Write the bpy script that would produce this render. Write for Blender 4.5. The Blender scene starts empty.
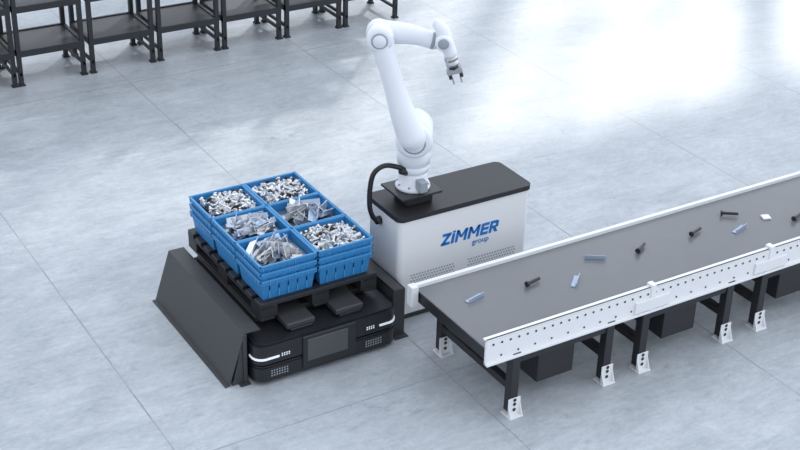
import bpy, bmesh, math, random
from mathutils import Vector, Matrix
random.seed(7)
scene=bpy.context.scene
try:
    scene.view_settings.view_transform='Standard'
    scene.view_settings.look='None'
except Exception: pass

# ------------------------------------------------------------ materials
def mat(name,col,rough=.5,metal=0.,spec=.5,noise=0.,nscale=40.,emit=None,es=0.,bump=0.):
    m=bpy.data.materials.new(name); m.use_nodes=True
    nt=m.node_tree; b=nt.nodes['Principled BSDF']
    b.inputs['Base Color'].default_value=(*col,1)
    b.inputs['Roughness'].default_value=rough
    b.inputs['Metallic'].default_value=metal
    b.inputs['Specular IOR Level'].default_value=spec
    if noise or bump:
        tc=nt.nodes.new('ShaderNodeTexCoord'); n=nt.nodes.new('ShaderNodeTexNoise')
        n.inputs['Scale'].default_value=nscale; n.inputs['Detail'].default_value=5
        nt.links.new(tc.outputs['Object'],n.inputs['Vector'])
    if noise:
        mx=nt.nodes.new('ShaderNodeMix'); mx.data_type='RGBA'
        mx.inputs[6].default_value=(*[c*(1-noise) for c in col],1)
        mx.inputs[7].default_value=(*[min(1,c*(1+noise)) for c in col],1)
        nt.links.new(n.outputs['Fac'],mx.inputs[0]); nt.links.new(mx.outputs[2],b.inputs['Base Color'])
    if bump:
        bp=nt.nodes.new('ShaderNodeBump'); bp.inputs['Strength'].default_value=bump; bp.inputs['Distance'].default_value=.002
        nt.links.new(n.outputs['Fac'],bp.inputs['Height']); nt.links.new(bp.outputs['Normal'],b.inputs['Normal'])
    if emit:
        b.inputs['Emission Color'].default_value=(*emit,1); b.inputs['Emission Strength'].default_value=es
    return m
M_BLACK=mat('black_powdercoat',(.018,.019,.022),.45,noise=.15)
M_BLACKG=mat('black_plastic',(.014,.015,.018),.3)
M_DARK=mat('dark_sheet_metal',(.045,.046,.050),.45,noise=.1,nscale=15)
M_TOP=mat('cabinet_top_dark',(.018,.018,.021),.45,noise=.1)
M_WHITE=mat('white_powdercoat',(.78,.79,.81),.35,noise=.02)
M_ROBOT=mat('robot_white',(.76,.79,.84),.25)
M_RGREY=mat('robot_grey',(.30,.33,.37),.35)
M_SILVER=mat('steel_parts',(.50,.50,.51),.22,metal=.9,noise=.25,nscale=60)
M_SILVER2=mat('zinc_brackets',(.68,.70,.73),.24,metal=.7,noise=.12,nscale=50)
M_BPLATE=mat('blued_brackets',(.42,.51,.65),.25,metal=.5)
M_BOLT=mat('dark_bolts',(.035,.036,.04),.35,metal=.5)
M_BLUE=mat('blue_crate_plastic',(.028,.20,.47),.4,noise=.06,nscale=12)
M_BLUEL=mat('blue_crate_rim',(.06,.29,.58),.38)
M_LOGO=mat('logo_blue',(.01,.17,.52),.4)
M_BELT=mat('belt_rubber',(.15,.155,.165),.25,noise=.05,nscale=6,spec=.7)
M_HOLE=mat('hole_dark',(.03,.03,.035),.6)
M_SCREEN=mat('grey_panel',(.075,.08,.085),.3)
M_LED=mat('led_white',(.8,.85,.9),.3,emit=(.9,.95,1),es=.3)
M_WALL=mat('wall_paint',(.75,.77,.8),.7,noise=.04,nscale=1)
M_RACK=mat('rack_dark',(.02,.022,.026),.5)
M_SHELF=mat('rack_shelf_dark',(.028,.030,.036),.45,noise=.2,nscale=5)

# ------------------------------------------------------------ builder
class Bld:
    def __init__(s): s.V=[];s.F=[];s.MI=[];s.SM=[];s.mats=[]
    def mi(s,m):
        if m not in s.mats: s.mats.append(m)
        return s.mats.index(m)
    def add(s,vs,fs,m,sm=False,M=None):
        o=len(s.V); k=s.mi(m)
        for v in vs:
            v=Vector(v)
            s.V.append(tuple(M@v) if M is not None else tuple(v))
        for f in fs:
            s.F.append([i+o for i in f]); s.MI.append(k); s.SM.append(sm)
    def box(s,lo,hi,m,bev=0.,M=None,seg=2):
        lo=Vector(lo);hi=Vector(hi)
        bm=bmesh.new(); bmesh.ops.create_cube(bm,size=1)
        c=(lo+hi)/2; d=hi-lo
        for v in bm.verts: v.co=Vector((v.co.x*d.x+c.x,v.co.y*d.y+c.y,v.co.z*d.z+c.z))
        if bev>0:
            bmesh.ops.bevel(bm,geom=list(bm.edges),offset=min(bev,min(d)*.45),segments=seg,affect='EDGES',profile=.5)
        bm.verts.index_update()
        s.add([v.co.copy() for v in bm.verts],[[v.index for v in f.verts] for f in bm.faces],m,False,M); bm.free()
    def prism(s,poly,y0,y1,m,axis='y',M=None):
        n=len(poly)
        def mk(p,t):
            return (p[0],t,p[1]) if axis=='y' else ((t,p[0],p[1]) if axis=='x' else (p[0],p[1],t))
        vs=[mk(p,y0) for p in poly]+[mk(p,y1) for p in poly]
        fs=[[i,(i+1)%n,n+(i+1)%n,n+i] for i in range(n)]+[list(range(n))[::-1],list(range(n,2*n))]
        s.add(vs,fs,m,False,M)
    def lathe(s,o,ax,prof,m,n=28,sm=True):
        o=Vector(o);ax=Vector(ax).normalized()
        u=ax.orthogonal().normalized(); w=ax.cross(u)
        vs=[];fs=[]
        for t,r in prof:
            for i in range(n):
                a=2*math.pi*i/n; vs.append(o+ax*t+(u*math.cos(a)+w*math.sin(a))*max(r,1e-5))
        for j in range(len(prof)-1):
            for i in range(n):
                i2=(i+1)%n; fs.append([j*n+i,j*n+i2,(j+1)*n+i2,(j+1)*n+i])
        fs.append(list(range(n))[::-1]); k=(len(prof)-1)*n; fs.append([k+i for i in range(n)])
        s.add(vs,fs,m,sm)
    def rcyl(s,p0,p1,r,m,b=.01,n=28):
        p0=Vector(p0);p1=Vector(p1);L=(p1-p0).length
        pr=[(0,r-b),(b*.3,r-b*.3),(b,r),(L-b,r),(L-b*.3,r-b*.3),(L,r-b)]
        s.lathe(p0,p1-p0,pr,m,n)
    def sweep(s,path,rad,m,n=20,dome=True):
        path=[Vector(p) for p in path]; rad=list(rad)
        P=[];Rr=[]
        for i in range(len(path)-1):
            p0=path[max(i-1,0)];p1=path[i];p2=path[i+1];p3=path[min(i+2,len(path)-1)]
            r0=rad[max(i-1,0)];r1=rad[i];r2=rad[i+1];r3=rad[min(i+2,len(path)-1)]
            for k in range(6):
                t=k/6
                f=lambda a,b,c,d:.5*((2*b)+(c-a)*t+(2*a-5*b+4*c-d)*t*t+(-a+3*b-3*c+d)*t**3)
                P.append(Vector([f(p0[j],p1[j],p2[j],p3[j]) for j in range(3)])); Rr.append(f(r0,r1,r2,r3))
        P.append(path[-1]);Rr.append(rad[-1])
        if dome:
            d0=(P[0]-P[1]).normalized(); d1=(P[-1]-P[-2]).normalized(); a=Rr[0];b=Rr[-1]
            hs=[(.98,.2),(.87,.5),(.6,.8),(.25,.97)]
            P=[P[0]+d0*a*h for h,_ in hs]+P+[P[-1]+d1*b*h for h,_ in hs[::-1]]
            Rr=[a*k for _,k in hs]+Rr+[b*k for _,k in hs[::-1]]
        T=[(P[min(i+1,len(P)-1)]-P[max(i-1,0)]).normalized() for i in range(len(P))]
        u=T[0].orthogonal().normalized(); vs=[];fs=[]
        for i,p in enumerate(P):
            u=(u-T[i]*u.dot(T[i])).normalized(); w=T[i].cross(u)
            for k in range(n):
                a=2*math.pi*k/n; vs.append(p+(u*math.cos(a)+w*math.sin(a))*Rr[i])
        for j in range(len(P)-1):
            for i in range(n):
                i2=(i+1)%n; fs.append([j*n+i,j*n+i2,(j+1)*n+i2,(j+1)*n+i])
        fs.append(list(range(n))[::-1]); k=(len(P)-1)*n; fs.append([k+i for i in range(n)])
        s.add(vs,fs,m,True)
    def obj(s,name,parent=None):
        me=bpy.data.meshes.new(name); me.from_pydata(s.V,[],s.F)
        for m in s.mats: me.materials.append(m)
        me.polygons.foreach_set('material_index',s.MI); me.polygons.foreach_set('use_smooth',s.SM)
        me.update()
        bm=bmesh.new(); bm.from_mesh(me); bmesh.ops.recalc_face_normals(bm,faces=bm.faces); bm.to_mesh(me); bm.free()
        ob=bpy.data.objects.new(name,me); scene.collection.objects.link(ob)
        if parent: ob.parent=parent
        return ob
def empty(name,loc=(0,0,0)):
    e=bpy.data.objects.new(name,None); scene.collection.objects.link(e); e.location=loc; e.empty_display_size=.1
    return e

# ------------------------------------------------------------ floor
def floor_mat():
    m=bpy.data.materials.new('concrete_floor'); m.use_nodes=True; nt=m.node_tree; N=nt.nodes; L=nt.links
    b=N['Principled BSDF']; g=N.new('ShaderNodeNewGeometry')
    def noise(scale,detail,rough=.6,vec=None,dist=0.):
        n=N.new('ShaderNodeTexNoise'); n.inputs['Scale'].default_value=scale; n.inputs['Detail'].default_value=detail
        n.inputs['Roughness'].default_value=rough; n.inputs['Distortion'].default_value=dist
        L.new(vec or g.outputs['Position'],n.inputs['Vector']); return n.outputs['Fac']
    def mth(op,a,b_=None,clamp=False):
        x=N.new('ShaderNodeMath'); x.operation=op; x.use_clamp=clamp
        for i,v in enumerate((a,b_)):
            if v is None: continue
            if isinstance(v,(int,float)): x.inputs[i].default_value=v
            else: L.new(v,x.inputs[i])
        return x.outputs[0]
    def ramp(f,a,b_):
        r=N.new('ShaderNodeMapRange'); r.inputs[1].default_value=a; r.inputs[2].default_value=b_; L.new(f,r.inputs[0]); return r.outputs[0]
    def mapv(sc,rot):
        mp=N.new('ShaderNodeMapping'); mp.inputs['Scale'].default_value=sc; mp.inputs['Rotation'].default_value=(0,0,rot); L.new(g.outputs['Position'],mp.inputs[0]); return mp.outputs[0]
    mv=mapv((.55,1,1),.1); sv=mapv((.14,1.6,1),.25)
    big=ramp(noise(.9,6,.6,dist=.6),.3,.7)
    mid=ramp(noise(4.,10,.78,mv,.4),.40,.62)
    fine=ramp(noise(26,8,.9,mv),.38,.62)
    streak=ramp(noise(9,6,.7,sv,.3),.42,.66)
    blot=ramp(noise(8,8,.75,mv,1.2),.57,.64)
    f=mth('ADD',mth('MULTIPLY',big,.25),mth('ADD',mth('MULTIPLY',mid,.30),mth('ADD',mth('MULTIPLY',fine,.33),mth('MULTIPLY',streak,.12))))
    f=mth('SUBTRACT',f,mth('MULTIPLY',blot,.2),True)
    mx=N.new('ShaderNodeMix'); mx.data_type='RGBA'; L.new(f,mx.inputs[0])
    mx.inputs[6].default_value=(.265,.297,.33,1); mx.inputs[7].default_value=(.59,.625,.66,1)
    sep=N.new('ShaderNodeSeparateXYZ'); L.new(g.outputs['Position'],sep.inputs[0])
    def line(v,off,per,w):
        q=mth('PINGPONG',mth('ADD',v,-off+per*10),per/2)
        return mth('LESS_THAN',q,w)
    wob=mth('MULTIPLY',mth('ADD',noise(6,3),-.5),.012)
    lx=line(mth('ADD',sep.outputs[0],wob),2.33,1.82,.0055); ly=line(mth('ADD',sep.outputs[1],wob),5.97,5.4,.0055)
    ln=mth('MULTIPLY',mth('MAXIMUM',lx,ly),mth('ADD',mth('MULTIPLY',mid,.5),.15))
    mx2=N.new('ShaderNodeMix'); mx2.data_type='RGBA'; L.new(ln,mx2.inputs[0]); L.new(mx.outputs[2],mx2.inputs[6]); mx2.inputs[7].default_value=(.10,.11,.13,1)
    L.new(mx2.outputs[2],b.inputs['Base Color'])
    rr=N.new('ShaderNodeMapRange'); L.new(f,rr.inputs[0]); rr.inputs[3].default_value=.28; rr.inputs[4].default_value=.48; L.new(rr.outputs[0],b.inputs['Roughness'])
    bp=N.new('ShaderNodeBump'); bp.inputs['Strength'].default_value=.2; bp.inputs['Distance'].default_value=.01; L.new(f,bp.inputs['Height']); L.new(bp.outputs[0],b.inputs['Normal'])
    return m
fb=Bld(); fb.box((-14,-10,-.2),(42,17.3,0),floor_mat()); fb.obj('floor')

# ------------------------------------------------------------ unseen back wall with windows, added to shape the sunlight
WY=17.; W=Bld()
for z0,z1 in ((0,1),(3.6,4.4),(8.6,14)): W.box((-14,WY,z0),(42,WY+.3,z1),M_WALL)  # out of view; tall enough to block sun except through the openings
for i in range(15): W.box((-14+i*4-.15,WY,0),(-14+i*4+.15,WY+.3,14),M_WALL)
W.obj('unseen_wall_back')
for i in range(14):
    x0=-14+i*4+.15; x1=x0+3.7; w=Bld()
    for z0,z1 in ((1,3.6),(4.4,8.6)):  # unseen openings, heights set for sun patches and bright floor reflections
        for x in (x0+.03,x0+1.25,x0+2.45,x1-.03): w.box((x-.03,WY+.1,z0),(x+.03,WY+.2,z1),M_RGREY)
        for z in (z0+.03,(z0+z1)/2,z1-.03): w.box((x0,WY+.1,z-.03),(x1,WY+.2,z+.03),M_RGREY)
    w.obj('unseen_window_%d'%(i+1))

# ------------------------------------------------------------ storage racks
for x0 in (2.57,3.23,3.92,4.60,5.28,5.97,6.65):
    r=Bld(); x1=x0+.64; y0=11.75; y1=12.3
    for x in (x0,x1-.04):
        for y in (y0,y1-.04):
            r.box((x,y,0),(x+.04,y+.04,1.9),M_RACK)
            r.box((x-.01,y-.01,0),(x+.05,y+.05,.015),M_RACK)
    for z in (.33,.75,1.2,1.65):
        r.box((x0+.02,y0+.01,z-.012),(x1-.02,y1-.01,z),M_SHELF)
        r.box((x0,y0-.005,z-.05),(x1,y0+.02,z+.01),M_RACK); r.box((x0,y1-.02,z-.05),(x1,y1+.005,z+.01),M_RACK)
        for x in (x0,x1-.03): r.box((x,y0,z-.05),(x+.03,y1,z+.01),M_RACK)
    for x in (x0+.01,x1-.03): r.box((x,y0,.1),(x+.02,y1,.13),M_RACK)
    r.obj('storage_rack')

# ------------------------------------------------------------ robot cabinet
cab=empty('robot_cabinet')
def rrect(x0,x1,y0,y1,r,n=6):
    pts=[]
    for cx,cy,a0 in ((x1-r,y1-r,0),(x0+r,y1-r,90),(x0+r,y0+r,180),(x1-r,y0+r,270)):
        for k in range(n+1):
            a=math.radians(a0+90*k/n); pts.append((cx+r*math.cos(a),cy+r*math.sin(a)))
    return pts
CX0,CX1,CY0,CY1=4.175,5.225,6.63,7.03
c=Bld()
c.prism(rrect(CX0+.02,CX1-.02,CY0+.02,CY1-.02,.03),0,.05,M_DARK,'z')
c.prism(rrect(CX0,CX1,CY0,CY1,.035),.05,.765,M_WHITE,'z')
c.obj('body',cab)
t=Bld(); t.prism(rrect(CX0-.012,CX1+.012,CY0-.012,CY1+.012,.05),.765,.80,M_TOP,'z'); t.obj('top_plate',cab)
g=Bld()
for gx0,gx1 in ((CX0+.1,CX0+.47),(CX0+.56,CX0+.96)):
    nx=int((gx1-gx0)/.022)
    for i in range(nx):
        for j in range(9):
            x=gx0+i*.022+(j%2)*.011; z=.16+j*.022
            g.box((x,CY0-.0015,z),(x+.011,CY0+.002,z+.011),M_RGREY)
g.obj('vent_grille',cab)
def lettering():
    G=Bld(); st=.23; H=.088; x0=4.505; z0=.505; cur=0.
    def quad(pts,ox):
        poly=[(x0+(ox+px+.18*pz)*H, z0+pz*H) for px,pz in pts]
        G.prism(poly,CY0-.003,CY0+.001,M_LOGO)
    def R_(a,b_,c_,d_,ox): quad([(a,b_),(c_,b_),(c_,d_),(a,d_)],ox)
    for ch in 'ZIMMER':
        if ch=='Z':
            R_(0,0,.78,st,cur);R_(0,1-st,.78,1,cur);quad([(0,st*.6),(.3,st*.6),(.78,1-st*.6),(.48,1-st*.6)],cur); cur+=.90
        elif ch=='I': R_(0,0,st*1.05,.84,cur); R_(0,.90,st*1.05,1.06,cur); cur+=.37
        elif ch=='M':
            R_(0,0,st,1,cur);R_(1.02-st,0,1.02,1,cur)
            quad([(0,1),(st,1),(.51+.10,.35),(.51-.10,.35)],cur);quad([(1.02-st,1),(1.02,1),(.61,.35),(.41,.35)],cur); cur+=1.16
        elif ch=='E':
            R_(0,0,st,1,cur)
            for z in (0,.39,1-st): R_(st,z,.70,z+st,cur)
            cur+=.82
        elif ch=='R':
            R_(0,0,st,1,cur);R_(st,1-st,.62,1,cur);R_(st,.36,.62,.36+st*.9,cur);R_(.55,.42,.78,.93,cur)
            quad([(.30,.40),(.56,.40),(.84,0),(.56,0)],cur)
    G.obj('logo_lettering',cab)
lettering()
cu=bpy.data.curves.new('logo_subtext','FONT'); cu.body='group'; cu.size=.058; cu.extrude=.001
cu.materials.append(M_LOGO); o=bpy.data.objects.new('logo_subtext',cu); scene.collection.objects.link(o)
o.location=(4.76,CY0-.002,.452); o.rotation_euler=(math.pi/2,0,0); o.parent=cab

# ------------------------------------------------------------ robot arm
rob=empty('robot_arm')
es=Vector((.842,-.540,0)); en=Vector((.540,.842,0)); ez=Vector((0,0,1)); BO=Vector((4.397,6.835,0))
def q(s,z,n=0.): return BO+es*s+en*n+ez*z
b=Bld()
b.box((4.30,6.74,.801),(4.50,6.92,.875),M_BLACK,.008)
b.box((4.23,6.69,.875),(4.54,6.97,.892),M_BLACKG,.004)
b.lathe(q(0,.892),(0,0,1),[(0,.115),(.012,.118),(.03,.112),(.035,.10),(.10,.097),(.125,.092)],M_ROBOT)
for k in range(8):
    a=k*math.pi/4; b.lathe(q(0,.892)+Vector((math.cos(a)*.105,math.sin(a)*.105,.028)),(0,0,1),[(0,.008),(.01,.008)],M_RGREY,10)
b.box((4.36,6.68,.91),(4.42,6.76,.99),M_RGREY,.008)
b.obj('base',rob)
s1=Bld()
s1.lathe(q(0,1.012),(0,0,1),[(0,.09),(.005,.10),(.05,.106),(.055,.099),(.062,.108),(.13,.112),(.17,.1),(.2,.08)],M_ROBOT)
s1.sweep([q(0,1.10),q(.005,1.2,.03),q(.0,1.30,.05)],[.10,.118,.112],M_ROBOT,28)
s1.rcyl(q(0,1.29,.13),q(0,1.29,-.10),.12,M_ROBOT,.03,36)
s1.obj('shoulder',rob)
s2=Bld()
s2.rcyl(q(0,1.30,-.105),q(0,1.30,-.21),.118,M_ROBOT,.03,36)
s2.lathe(q(0,1.30,-.212),-en,[(0,.075),(.006,.071)],M_RGREY)
s2.lathe(q(0,1.30,-.219),-en,[(0,.063),(.008,.059)],M_ROBOT)
s2.lathe(q(0,1.30,-.228),-en,[(0,.022),(.002,.022)],M_LOGO,16)
s2.sweep([q(-.01,1.33,-.16),q(-.07,1.46,-.155),q(-.125,1.62,-.14),q(-.18,1.80,-.12),q(-.22,1.93,-.10)],[.1,.084,.070,.066,.076],M_ROBOT,28)
s2.obj('lower_arm',rob)
s3=Bld()
s3.rcyl(q(-.235,1.965,-.17),q(-.235,1.965,-.03),.085,M_ROBOT,.025,32)
s3.lathe(q(-.235,1.965,-.172),-en,[(0,.052),(.006,.048)],M_RGREY)
s3.lathe(q(-.235,1.965,-.179),-en,[(0,.043),(.005,.04)],M_ROBOT)
s3.rcyl(q(-.245,1.955,-.03),q(-.245,1.955,.07),.082,M_ROBOT,.025,32)
s3.sweep([q(-.25,1.955,.02),q(-.13,1.955,.02),q(-.01,1.945,.01),q(.10,1.92,-.01)],[.078,.071,.060,.053],M_ROBOT,28)
s3.lathe(q(.085,1.925,-.01),(es*.97-ez*.2),[(0,.055),(.02,.056),(.022,.05)],M_RGREY)
s3.obj('forearm',rob)
s4=Bld()
s4.sweep([q(.12,2.04,-.04),q(.15,2.01,-.06),q(.17,1.95,-.07),q(.205,1.87,-.07)],[.034,.045,.047,.042],M_ROBOT,24)
s4.rcyl(q(.16,1.945,-.13),q(.16,1.945,.04),.052,M_ROBOT,.015)
s4.lathe(q(.16,1.945,-.131),-en,[(0,.035),(.004,.03)],M_RGREY)
s4.obj('wrist',rob)
dn=(es*.3-ez*.95).normalized(); gp=q(.208,1.845,-.07)
gr=Bld()
gr.lathe(gp,dn,[(0,.043),(.02,.045),(.022,.036),(.035,.036),(.037,.042),(.06,.042)],M_SILVER)
gr.lathe(gp+dn*.06,dn,[(0,.03),(.03,.03)],M_BLACKG)
Mg=Matrix.Translation(gp+dn*.085)@Matrix((es*.95+ez*.3,en,-dn)).transposed().to_4x4()
gr.box((-.05,-.03,-.03),(.05,.03,.005),M_RGREY,.006,Mg)
for sx in (-1,1):
    gr.box((sx*.035-.011,-.018,-.062),(sx*.035+.011,.018,-.028),M_BLACKG,.003,Mg)
    gr.box((sx*.026-.006,-.012,-.10),(sx*.026+.006,.012,-.058),M_SILVER,.002,Mg)
gr.obj('gripper',rob)
cb=Bld()
cb.sweep([(4.345,6.80,1.02),(4.27,6.81,1.07),(4.18,6.84,1.09),(4.11,6.86,1.04),(4.09,6.87,.93),(4.09,6.87,.80),(4.115,6.87,.72),(4.148,6.87,.68)],[.017]*8,M_BLACKG,12,False)
cb.lathe((4.325,6.80,1.03),Vector((-1,0,.5)),[(0,.028),(.05,.028)],M_BLACKG,16)
cb.lathe((4.138,6.87,.68),Vector((1,0,0)),[(0,.026),(.035,.03)],M_BLACKG,16)
cb.obj('power_cable')

# ------------------------------------------------------------ docking guides
gd=Bld()
def sheet(poly,y0,y1,m,th=.006):
    pts=[Vector((p[0],p[1])) for p in poly]; off=[]
    for i,p in enumerate(pts):
        a=pts[max(i-1,0)]; c_=pts[min(i+1,len(pts)-1)]; d=(c_-a).normalized(); off.append(p+Vector((d.y,-d.x))*th)
    gd.prism([tuple(p) for p in pts]+[tuple(p) for p in off[::-1]],y0,y1,m)
sheet([(2.85,.006),(2.875,.006),(2.99,.36),(3.10,.36)],6.50,7.68,M_DARK)
gd.prism([(2.875,0),(3.0,0),(3.0,.355),(2.99,.355)],7.674,7.68,M_DARK)
gd.prism([(2.90,0),(2.985,0),(2.985,.35)],6.50,6.506,M_DARK)
gd.box((2.975,6.49,0),(3.0,6.515,.355),M_DARK,.002)
gd.box((2.94,6.46,0),(3.01,6.56,.006),M_DARK)
gd.box((3.0,6.50,.0),(3.006,7.68,.35),M_DARK)
gd.obj('docking_guide')
gd=Bld()
gd.box((4.06,6.50,0),(4.068,7.68,.355),M_DARK); gd.box((4.06,6.50,.349),(4.15,7.68,.355),M_DARK); gd.box((4.06,6.495,0),(4.15,6.503,.355),M_DARK)
gd.box((4.142,6.50,0),(4.15,7.68,.355),M_DARK); gd.box((4.06,6.45,0),(4.16,6.6,.006),M_DARK)
gd.obj('docking_guide')

# ------------------------------------------------------------ mobile robot
amr=empty('mobile_robot')
a=Bld()
def hull(x0,x1,y0,y1,r,z0,z1,m,inset=0):
    a.prism(rrect(x0+inset,x1-inset,y0+inset,y1-inset,r),z0,z1,m,'z')
X0,X1,Y0,Y1=3.02,4.04,6.40,7.62
hull(X0,X1,Y0,Y1,.07,.03,.125,M_BLACKG); hull(X0,X1,Y0,Y1,.07,.125,.14,M_BLACKG,.006)
hull(X0,X1,Y0,Y1,.07,.14,.155,M_HOLE,.025)
hull(X0,X1,Y0,Y1,.07,.155,.285,M_BLACKG); hull(X0,X1,Y0,Y1,.07,.285,.30,M_BLACKG,.012)
for x in (3.2,3.86):
    for y in (6.6,7.42): a.rcyl((x-.03,y,.05),(x+.03,y,.05),.05,M_HOLE,.008)
a.obj('body',amr)
a=Bld()
a.box((3.34,Y0-.012,.05),(3.72,Y0+.01,.285),M_BLACK,.006)
a.box((3.37,Y0-.016,.10),(3.66,Y0-.005,.26),M_SCREEN,.004)
for x0 in (3.12,3.80):
    for i in range(7):
        for j in range(3): a.box((x0+i*.018,Y0-.003,.06+j*.018),(x0+i*.018+.009,Y0+.001,.069+j*.018),M_RGREY)
a.obj('front_panel',amr)
a=Bld()
def corner_led(left):
    r=.07
    if left:
        cx,cy=X0+r,Y0+r
        seq=[(X0,Y0+.10)]+[(cx+r*math.cos(math.radians(t)),cy+r*math.sin(math.radians(t))) for t in range(180,271,10)]+[(X0+.16,Y0)]
    else:
        cx,cy=X1-r,Y0+r
        seq=[(X1,Y0+.10)]+[(cx+r*math.cos(math.radians(t)),cy+r*math.sin(math.radians(t))) for t in range(360,269,-10)]+[(X1-.14,Y0)]
    cc=Vector((3.53,7.0)); vs=[];fs=[]
    for p in seq:
        v=Vector(p); o=v+(v-cc).normalized()*.006; i=v-(v-cc).normalized()*.004
        vs+= [(i.x,i.y,.190),(o.x,o.y,.190),(o.x,o.y,.204),(i.x,i.y,.204)]
    for k in range(len(seq)-1):
        for j in range(4): fs.append([4*k+j,4*k+(j+1)%4,4*k+4+(j+1)%4,4*k+4+j])
    fs+= [[0,1,2,3],[4*len(seq)-4+j for j in range(4)]]
    a.add(vs,fs,M_LED)
corner_led(True); corner_led(False)
for x0 in (X0+.175,X1-.235):
    for i in range(4):
        for j in range(2): a.box((x0+i*.016,Y0-.004,.19+j*.014),(x0+i*.016+.007,Y0+.001,.197+j*.014),M_LED)
a.obj('light_strip',amr)
a=Bld()
a.box((3.14,6.66,.30),(3.94,7.56,.345),M_BLACK,.01)
for x0 in (3.27,3.62): a.box((x0,6.47,.315),(x0+.2,6.72,.355),M_DARK,.008)
for x0 in (3.27,3.62): a.box((x0+.02,6.46,.30),(x0+.18,6.70,.32),M_BLACKG,.004)
a.obj('lift_table',amr)

# ------------------------------------------------------------ pallet
p=Bld(); PX0,PX1,PY0,PY1=3.145,3.985,6.585,7.70
PZ=.345
for x0 in (PX0,3.52,PX1-.10): p.box((x0,PY0,PZ+.002),(x0+.10,PY1,PZ+.02),M_BLACK,.003)
for x0 in (PX0,3.51,PX1-.12):
    for y0 in (PY0,7.08,PY1-.14): p.box((x0,y0,PZ+.02),(x0+.12,y0+.14,PZ+.10),M_BLACK,.005)
for i in range(9):
    y=PY0+i*(PY1-PY0-.09)/8; p.box((PX0,y,PZ+.10),(PX1,y+.09,PZ+.13),M_BLACK,.004)
for x0 in (PX0,3.52,PX1-.1): p.box((x0,PY0,PZ+.09),(x0+.1,PY1,PZ+.105),M_BLACK)
p.obj('pallet')
CZ=PZ+.13

# ------------------------------------------------------------ crates
def crate_mesh(B,cx,cy,z,h=.145):
    hx,hy=.197,.176; bx,by=.172,.152; tx,ty=.186,.166; th=.005
    def ring(x,y,zz): return [(cx-x,cy-y,zz),(cx+x,cy-y,zz),(cx+x,cy+y,zz),(cx-x,cy+y,zz)]
    rings=[ring(bx,by,z),ring(tx,ty,z+h-.030),ring(hx,hy,z+h-.030),ring(hx,hy,z+h),ring(tx-.001,ty-.001,z+h),ring(bx-th,by-th,z+th)]
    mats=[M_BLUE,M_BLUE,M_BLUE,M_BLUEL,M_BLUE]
    for k in range(5):
        vs=rings[k]+rings[k+1]
        B.add(vs,[[i,(i+1)%4,4+(i+1)%4,4+i] for i in range(4)],mats[k])
    B.add(rings[0],[[3,2,1,0]],M_BLUE); B.add(rings[5],[[0,1,2,3]],M_BLUE)
    for sx in (-1,1):
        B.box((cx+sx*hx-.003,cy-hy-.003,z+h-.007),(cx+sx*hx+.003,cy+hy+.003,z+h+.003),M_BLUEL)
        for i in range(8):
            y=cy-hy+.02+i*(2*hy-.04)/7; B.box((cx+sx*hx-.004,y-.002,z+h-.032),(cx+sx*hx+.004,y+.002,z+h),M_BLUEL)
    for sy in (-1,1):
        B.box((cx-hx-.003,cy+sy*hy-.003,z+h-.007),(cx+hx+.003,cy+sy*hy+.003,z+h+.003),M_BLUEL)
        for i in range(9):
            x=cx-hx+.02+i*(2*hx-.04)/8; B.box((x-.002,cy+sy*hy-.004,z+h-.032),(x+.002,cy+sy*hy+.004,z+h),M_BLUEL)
    for i in range(5):
        x=cx-.13+i*.065; B.box((x-.003,cy-ty+.002,z+.012),(x+.003,cy-by,z+h-.03),M_BLUEL)
def bolt(B,M,m,L=.06,r=.008):
    n=7; vs=[];fs=[]
    pr=[(0,r*1.8),(.012,r*1.8),(.012,r),(L,r)]
    for t,rr in pr:
        for i in range(n):
            a_=2*math.pi*i/n; vs.append((t-L/2,rr*math.cos(a_),rr*math.sin(a_)))
    for j in range(3):
        for i in range(n): fs.append([j*n+i,j*n+(i+1)%n,(j+1)*n+(i+1)%n,(j+1)*n+i])
    fs+= [list(range(n))[::-1],[3*n+i for i in range(n)]]
    B.add(vs,fs,m,False,M)
def bracket(B,M,m,L=.11,w=.035,t=.004):
    B.prism([(0,0),(w,0),(w,t),(t,t),(t,w*.8),(0,w*.8)],-L/2,L/2,m,'x',M)
def rnd(c_,flat=.35):
    return Matrix.Translation(c_)@Matrix.Rotation(random.uniform(0,6.28),4,'Z')@Matrix.Rotation(random.uniform(-flat,flat),4,'Y')@Matrix.Rotation(random.uniform(0,6.28),4,'X')
PIT=.055
kinds={(0,0):'bracket',(1,0):'bolt',(0,1):'mixb',(1,1):'bracket2',(0,2):'bolt',(1,2):'bolt2'}
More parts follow.
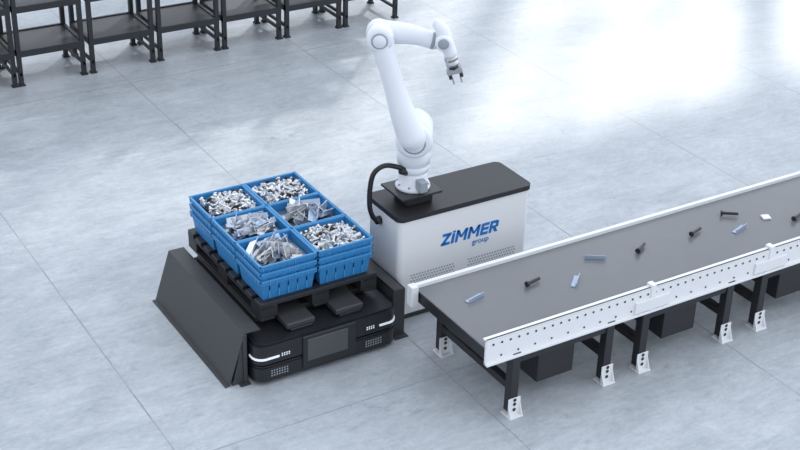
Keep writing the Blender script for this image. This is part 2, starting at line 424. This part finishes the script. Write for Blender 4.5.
for j in range(3):
    for i in range(2):
        cx=3.357+i*.405; cy=6.78+j*.362
        st=empty('storage_crate')
        for k in range(3):
            B=Bld(); crate_mesh(B,cx,cy,CZ+k*PIT); B.obj('crate_shell_%d'%(k+1),st)
        C=Bld(); zt=CZ+2*PIT+.145
        C.box((cx-.17,cy-.15,CZ+2*PIT+.008),(cx+.17,cy+.15,zt-.05),M_SILVER)
        kd=kinds[(i,j)]
        if kd.startswith('bolt'):
            for _ in range(150):
                u=random.uniform(-.150,.150);v=random.uniform(-.130,.130)
                hh=(1-(u/.19)**2)*(1-(v/.17)**2)*.055
                bolt(C,rnd((cx+u,cy+v,zt-.045+hh*random.uniform(.5,1.))),random.choice([M_SILVER,M_SILVER,M_SILVER2,M_SILVER2,M_SILVER2,M_BOLT]),random.uniform(.055,.09),random.uniform(.008,.0125))
        else:
            for _ in range(40 if kd=='mixb' else 20):
                u=random.uniform(-.11,.11);v=random.uniform(-.10,.10)
                hh=(1-(u/.19)**2)*(1-(v/.17)**2)*.05
                M=Matrix.Translation((cx+u,cy+v,zt-.045+hh*random.uniform(.4,1)))@Matrix.Rotation(random.gauss(.5,.6),4,'Z')@Matrix.Rotation(random.uniform(-.3,.3),4,'Y')@Matrix.Rotation(random.uniform(-.6,.6),4,'X')
                if kd=='mixb' and random.random()<.5: bolt(C,rnd((cx+u,cy+v,zt-.04+hh)),M_SILVER,.07,.01)
                else: bracket(C,M,random.choice([M_SILVER2,M_SILVER2,M_SILVER,M_BPLATE]),random.uniform(.12,.18),random.uniform(.045,.06))
        C.obj('metal_parts',st)

# ------------------------------------------------------------ conveyor
cv=empty('belt_conveyor'); KX0,KX1=4.05,10.5; KY0,KY1=5.44,6.24; BZ=.53
k=Bld()
k.box((KX0+.01,KY0,BZ-.10),(KX1,KY1-.02,BZ-.001),M_BLACK,.008)
k.box((KX0,KY0,BZ-.012),(KX1,KY1-.02,BZ),M_BELT,.005)
k.obj('belt',cv)
k=Bld()
k.box((KX0-.02,5.405,.43),(KX1,5.422,.605),M_WHITE,.003)
k.box((KX0-.02,5.405,.595),(KX1,5.445,.605),M_WHITE,.002)
k.box((KX0-.02,5.385,.43),(KX1,5.422,.445),M_WHITE,.002)
k.box((KX0-.02,KY1-.03,.44),(KX1,KY1,.555),M_WHITE,.003)
k.box((KX0-.05,KY1-.06,.42),(KX0,KY1+.0,.56),M_WHITE,.003)
for x in (5.30,6.32,7.34,8.36,9.38):
    k.box((x-.14,5.392,.45),(x+.14,5.406,.53),M_WHITE,.003)
    k.box((x-.02,5.398,.44),(x+.02,5.45,.625),M_WHITE,.003)
n=int((KX1-KX0)/.062)
for i in range(n):
    x=KX0+.03+i*.062
    k.lathe((x,5.404,.565),(0,-1,0),[(0,.008),(.0015,.008)],M_HOLE,8,False)
    if i%2: k.lathe((x,5.404,.475),(0,-1,0),[(0,.007),(.0015,.007)],M_HOLE,8,False)
k.obj('side_rails',cv)
k=Bld()
pairs=[(4.26,4.98),(5.27,5.99),(6.30,7.02),(7.33,8.05),(8.36,9.08),(9.39,10.1)]
for pr in pairs:
    for x in pr:
        for y in (5.43,6.20):
            k.box((x-.03,y-.03,.02),(x+.03,y+.03,.45),M_BLACK,.004)
            yy=y-.034
            k.box((x-.045,yy-.006,0),(x+.045,yy,.13),M_WHITE,.002)
            k.box((x-.05,y-.075,0),(x+.05,y+.03,.008),M_WHITE,.002)
            for s_ in (-1,1): k.prism([(y-.035,0),(y-.075,0),(y-.035,.1)],x+s_*.042-.003,x+s_*.042+.003,M_WHITE,'x')
            for z in (.045,.085,.115): k.lathe((x,yy-.007,z),(0,-1,0),[(0,.012),(.002,.012)],M_HOLE,10,False)
        k.box((x-.025,5.45,.17),(x+.025,6.19,.22),M_BLACK,.003)
        k.box((x-.025,5.45,.38),(x+.025,6.19,.43),M_BLACK,.003)
    for y in (5.43,6.20):
        k.box((pr[0],y-.02,.37),(pr[1],y+.02,.43),M_BLACK,.003)
    k.box((pr[0]+.05,6.0,.17),(pr[1]-.05,6.03,.22),M_BLACK,.003)
    k.box((pr[0]+.22,5.47,.12),(pr[0]+.50,5.66,.42),M_BLACK,.006)
    k.box((pr[0]+.02,5.50,.30),(pr[1]-.02,5.56,.34),M_BLACK,.003)
k.obj('support_frame',cv)

def on_belt(name,x,y,ang,kind):
    B=Bld(); M=Matrix.Translation((x,y,BZ+.001))@Matrix.Rotation(ang,4,'Z')
    if kind=='bolt':
        Mb=Matrix.Translation((x,y,BZ+.022))@Matrix.Rotation(ang,4,'Z'); bolt(B,Mb,M_BOLT,.12,.011)
    elif kind=='plate':
        bracket(B,M,M_BPLATE,.14,.035,.005)
    else:
        B.box((-.03,-.03,0),(.03,.03,.012),M_WHITE,.003,M)
    B.obj(name)
belt_items=[(4.31,5.915,.25,'plate'),(4.73,5.90,.2,'bolt'),(5.0,5.78,.75,'plate'),(5.28,5.96,-.6,'plate'),(5.63,5.91,.5,'bolt'),
 (6.11,5.905,.3,'bolt'),(6.425,5.79,.3,'plate'),(6.50,5.99,-.6,'bolt'),(6.71,5.845,1.2,'chip'),(6.90,5.73,.3,'bolt'),(7.2,5.9,.5,'bolt'),(7.5,5.7,.2,'plate')]
for x,y,an,kd in belt_items:
    on_belt({'bolt':'loose_bolt','plate':'metal_bracket','chip':'small_metal_plate'}[kd],x,y,an,kd)

# ------------------------------------------------------------ light
w=bpy.data.worlds.new('World'); scene.world=w; w.use_nodes=True; wn=w.node_tree; bg=wn.nodes['Background']
tc=wn.nodes.new('ShaderNodeTexCoord'); dp=wn.nodes.new('ShaderNodeVectorMath'); dp.operation='DOT_PRODUCT'; dp.inputs[1].default_value=(.85,.53,0)
wn.links.new(tc.outputs['Generated'],dp.inputs[0])
mr=wn.nodes.new('ShaderNodeMapRange'); mr.inputs[1].default_value=-1; mr.inputs[2].default_value=1; mr.inputs[3].default_value=.9; mr.inputs[4].default_value=2.3
wn.links.new(dp.outputs['Value'],mr.inputs[0]); wn.links.new(mr.outputs[0],bg.inputs[1])
bg.inputs[0].default_value=(.85,.91,1,1)
sun=bpy.data.lights.new('sun','SUN'); sun.energy=1.7; sun.angle=math.radians(2.6); sun.color=(1,.98,.95)
so=bpy.data.objects.new('sun',sun); scene.collection.objects.link(so)
el=math.radians(35); d=Vector((-math.cos(el)*.7071,-math.cos(el)*.7071,-math.sin(el))); so.rotation_euler=d.to_track_quat('-Z','Y').to_euler(); so.location=(20,25,20)

# ------------------------------------------------------------ camera
R=[[0.8536175618945989,-0.22706227146396332,0.4688067649925137],[-0.5201505442321053,-0.4198277863054058,0.7437661199469543],[0.027936881718711587,-0.8787419158794736,-0.47647893543818576]]
cam=bpy.data.cameras.new('camera'); co=bpy.data.objects.new('camera',cam); scene.collection.objects.link(co)
mw=Matrix([[R[i][0],-R[i][1],-R[i][2]] for i in range(3)]).to_4x4(); mw.translation=(0,0,5); co.matrix_world=mw
cam.lens=1373/800*36; cam.sensor_width=36; cam.clip_end=200
scene.camera=co
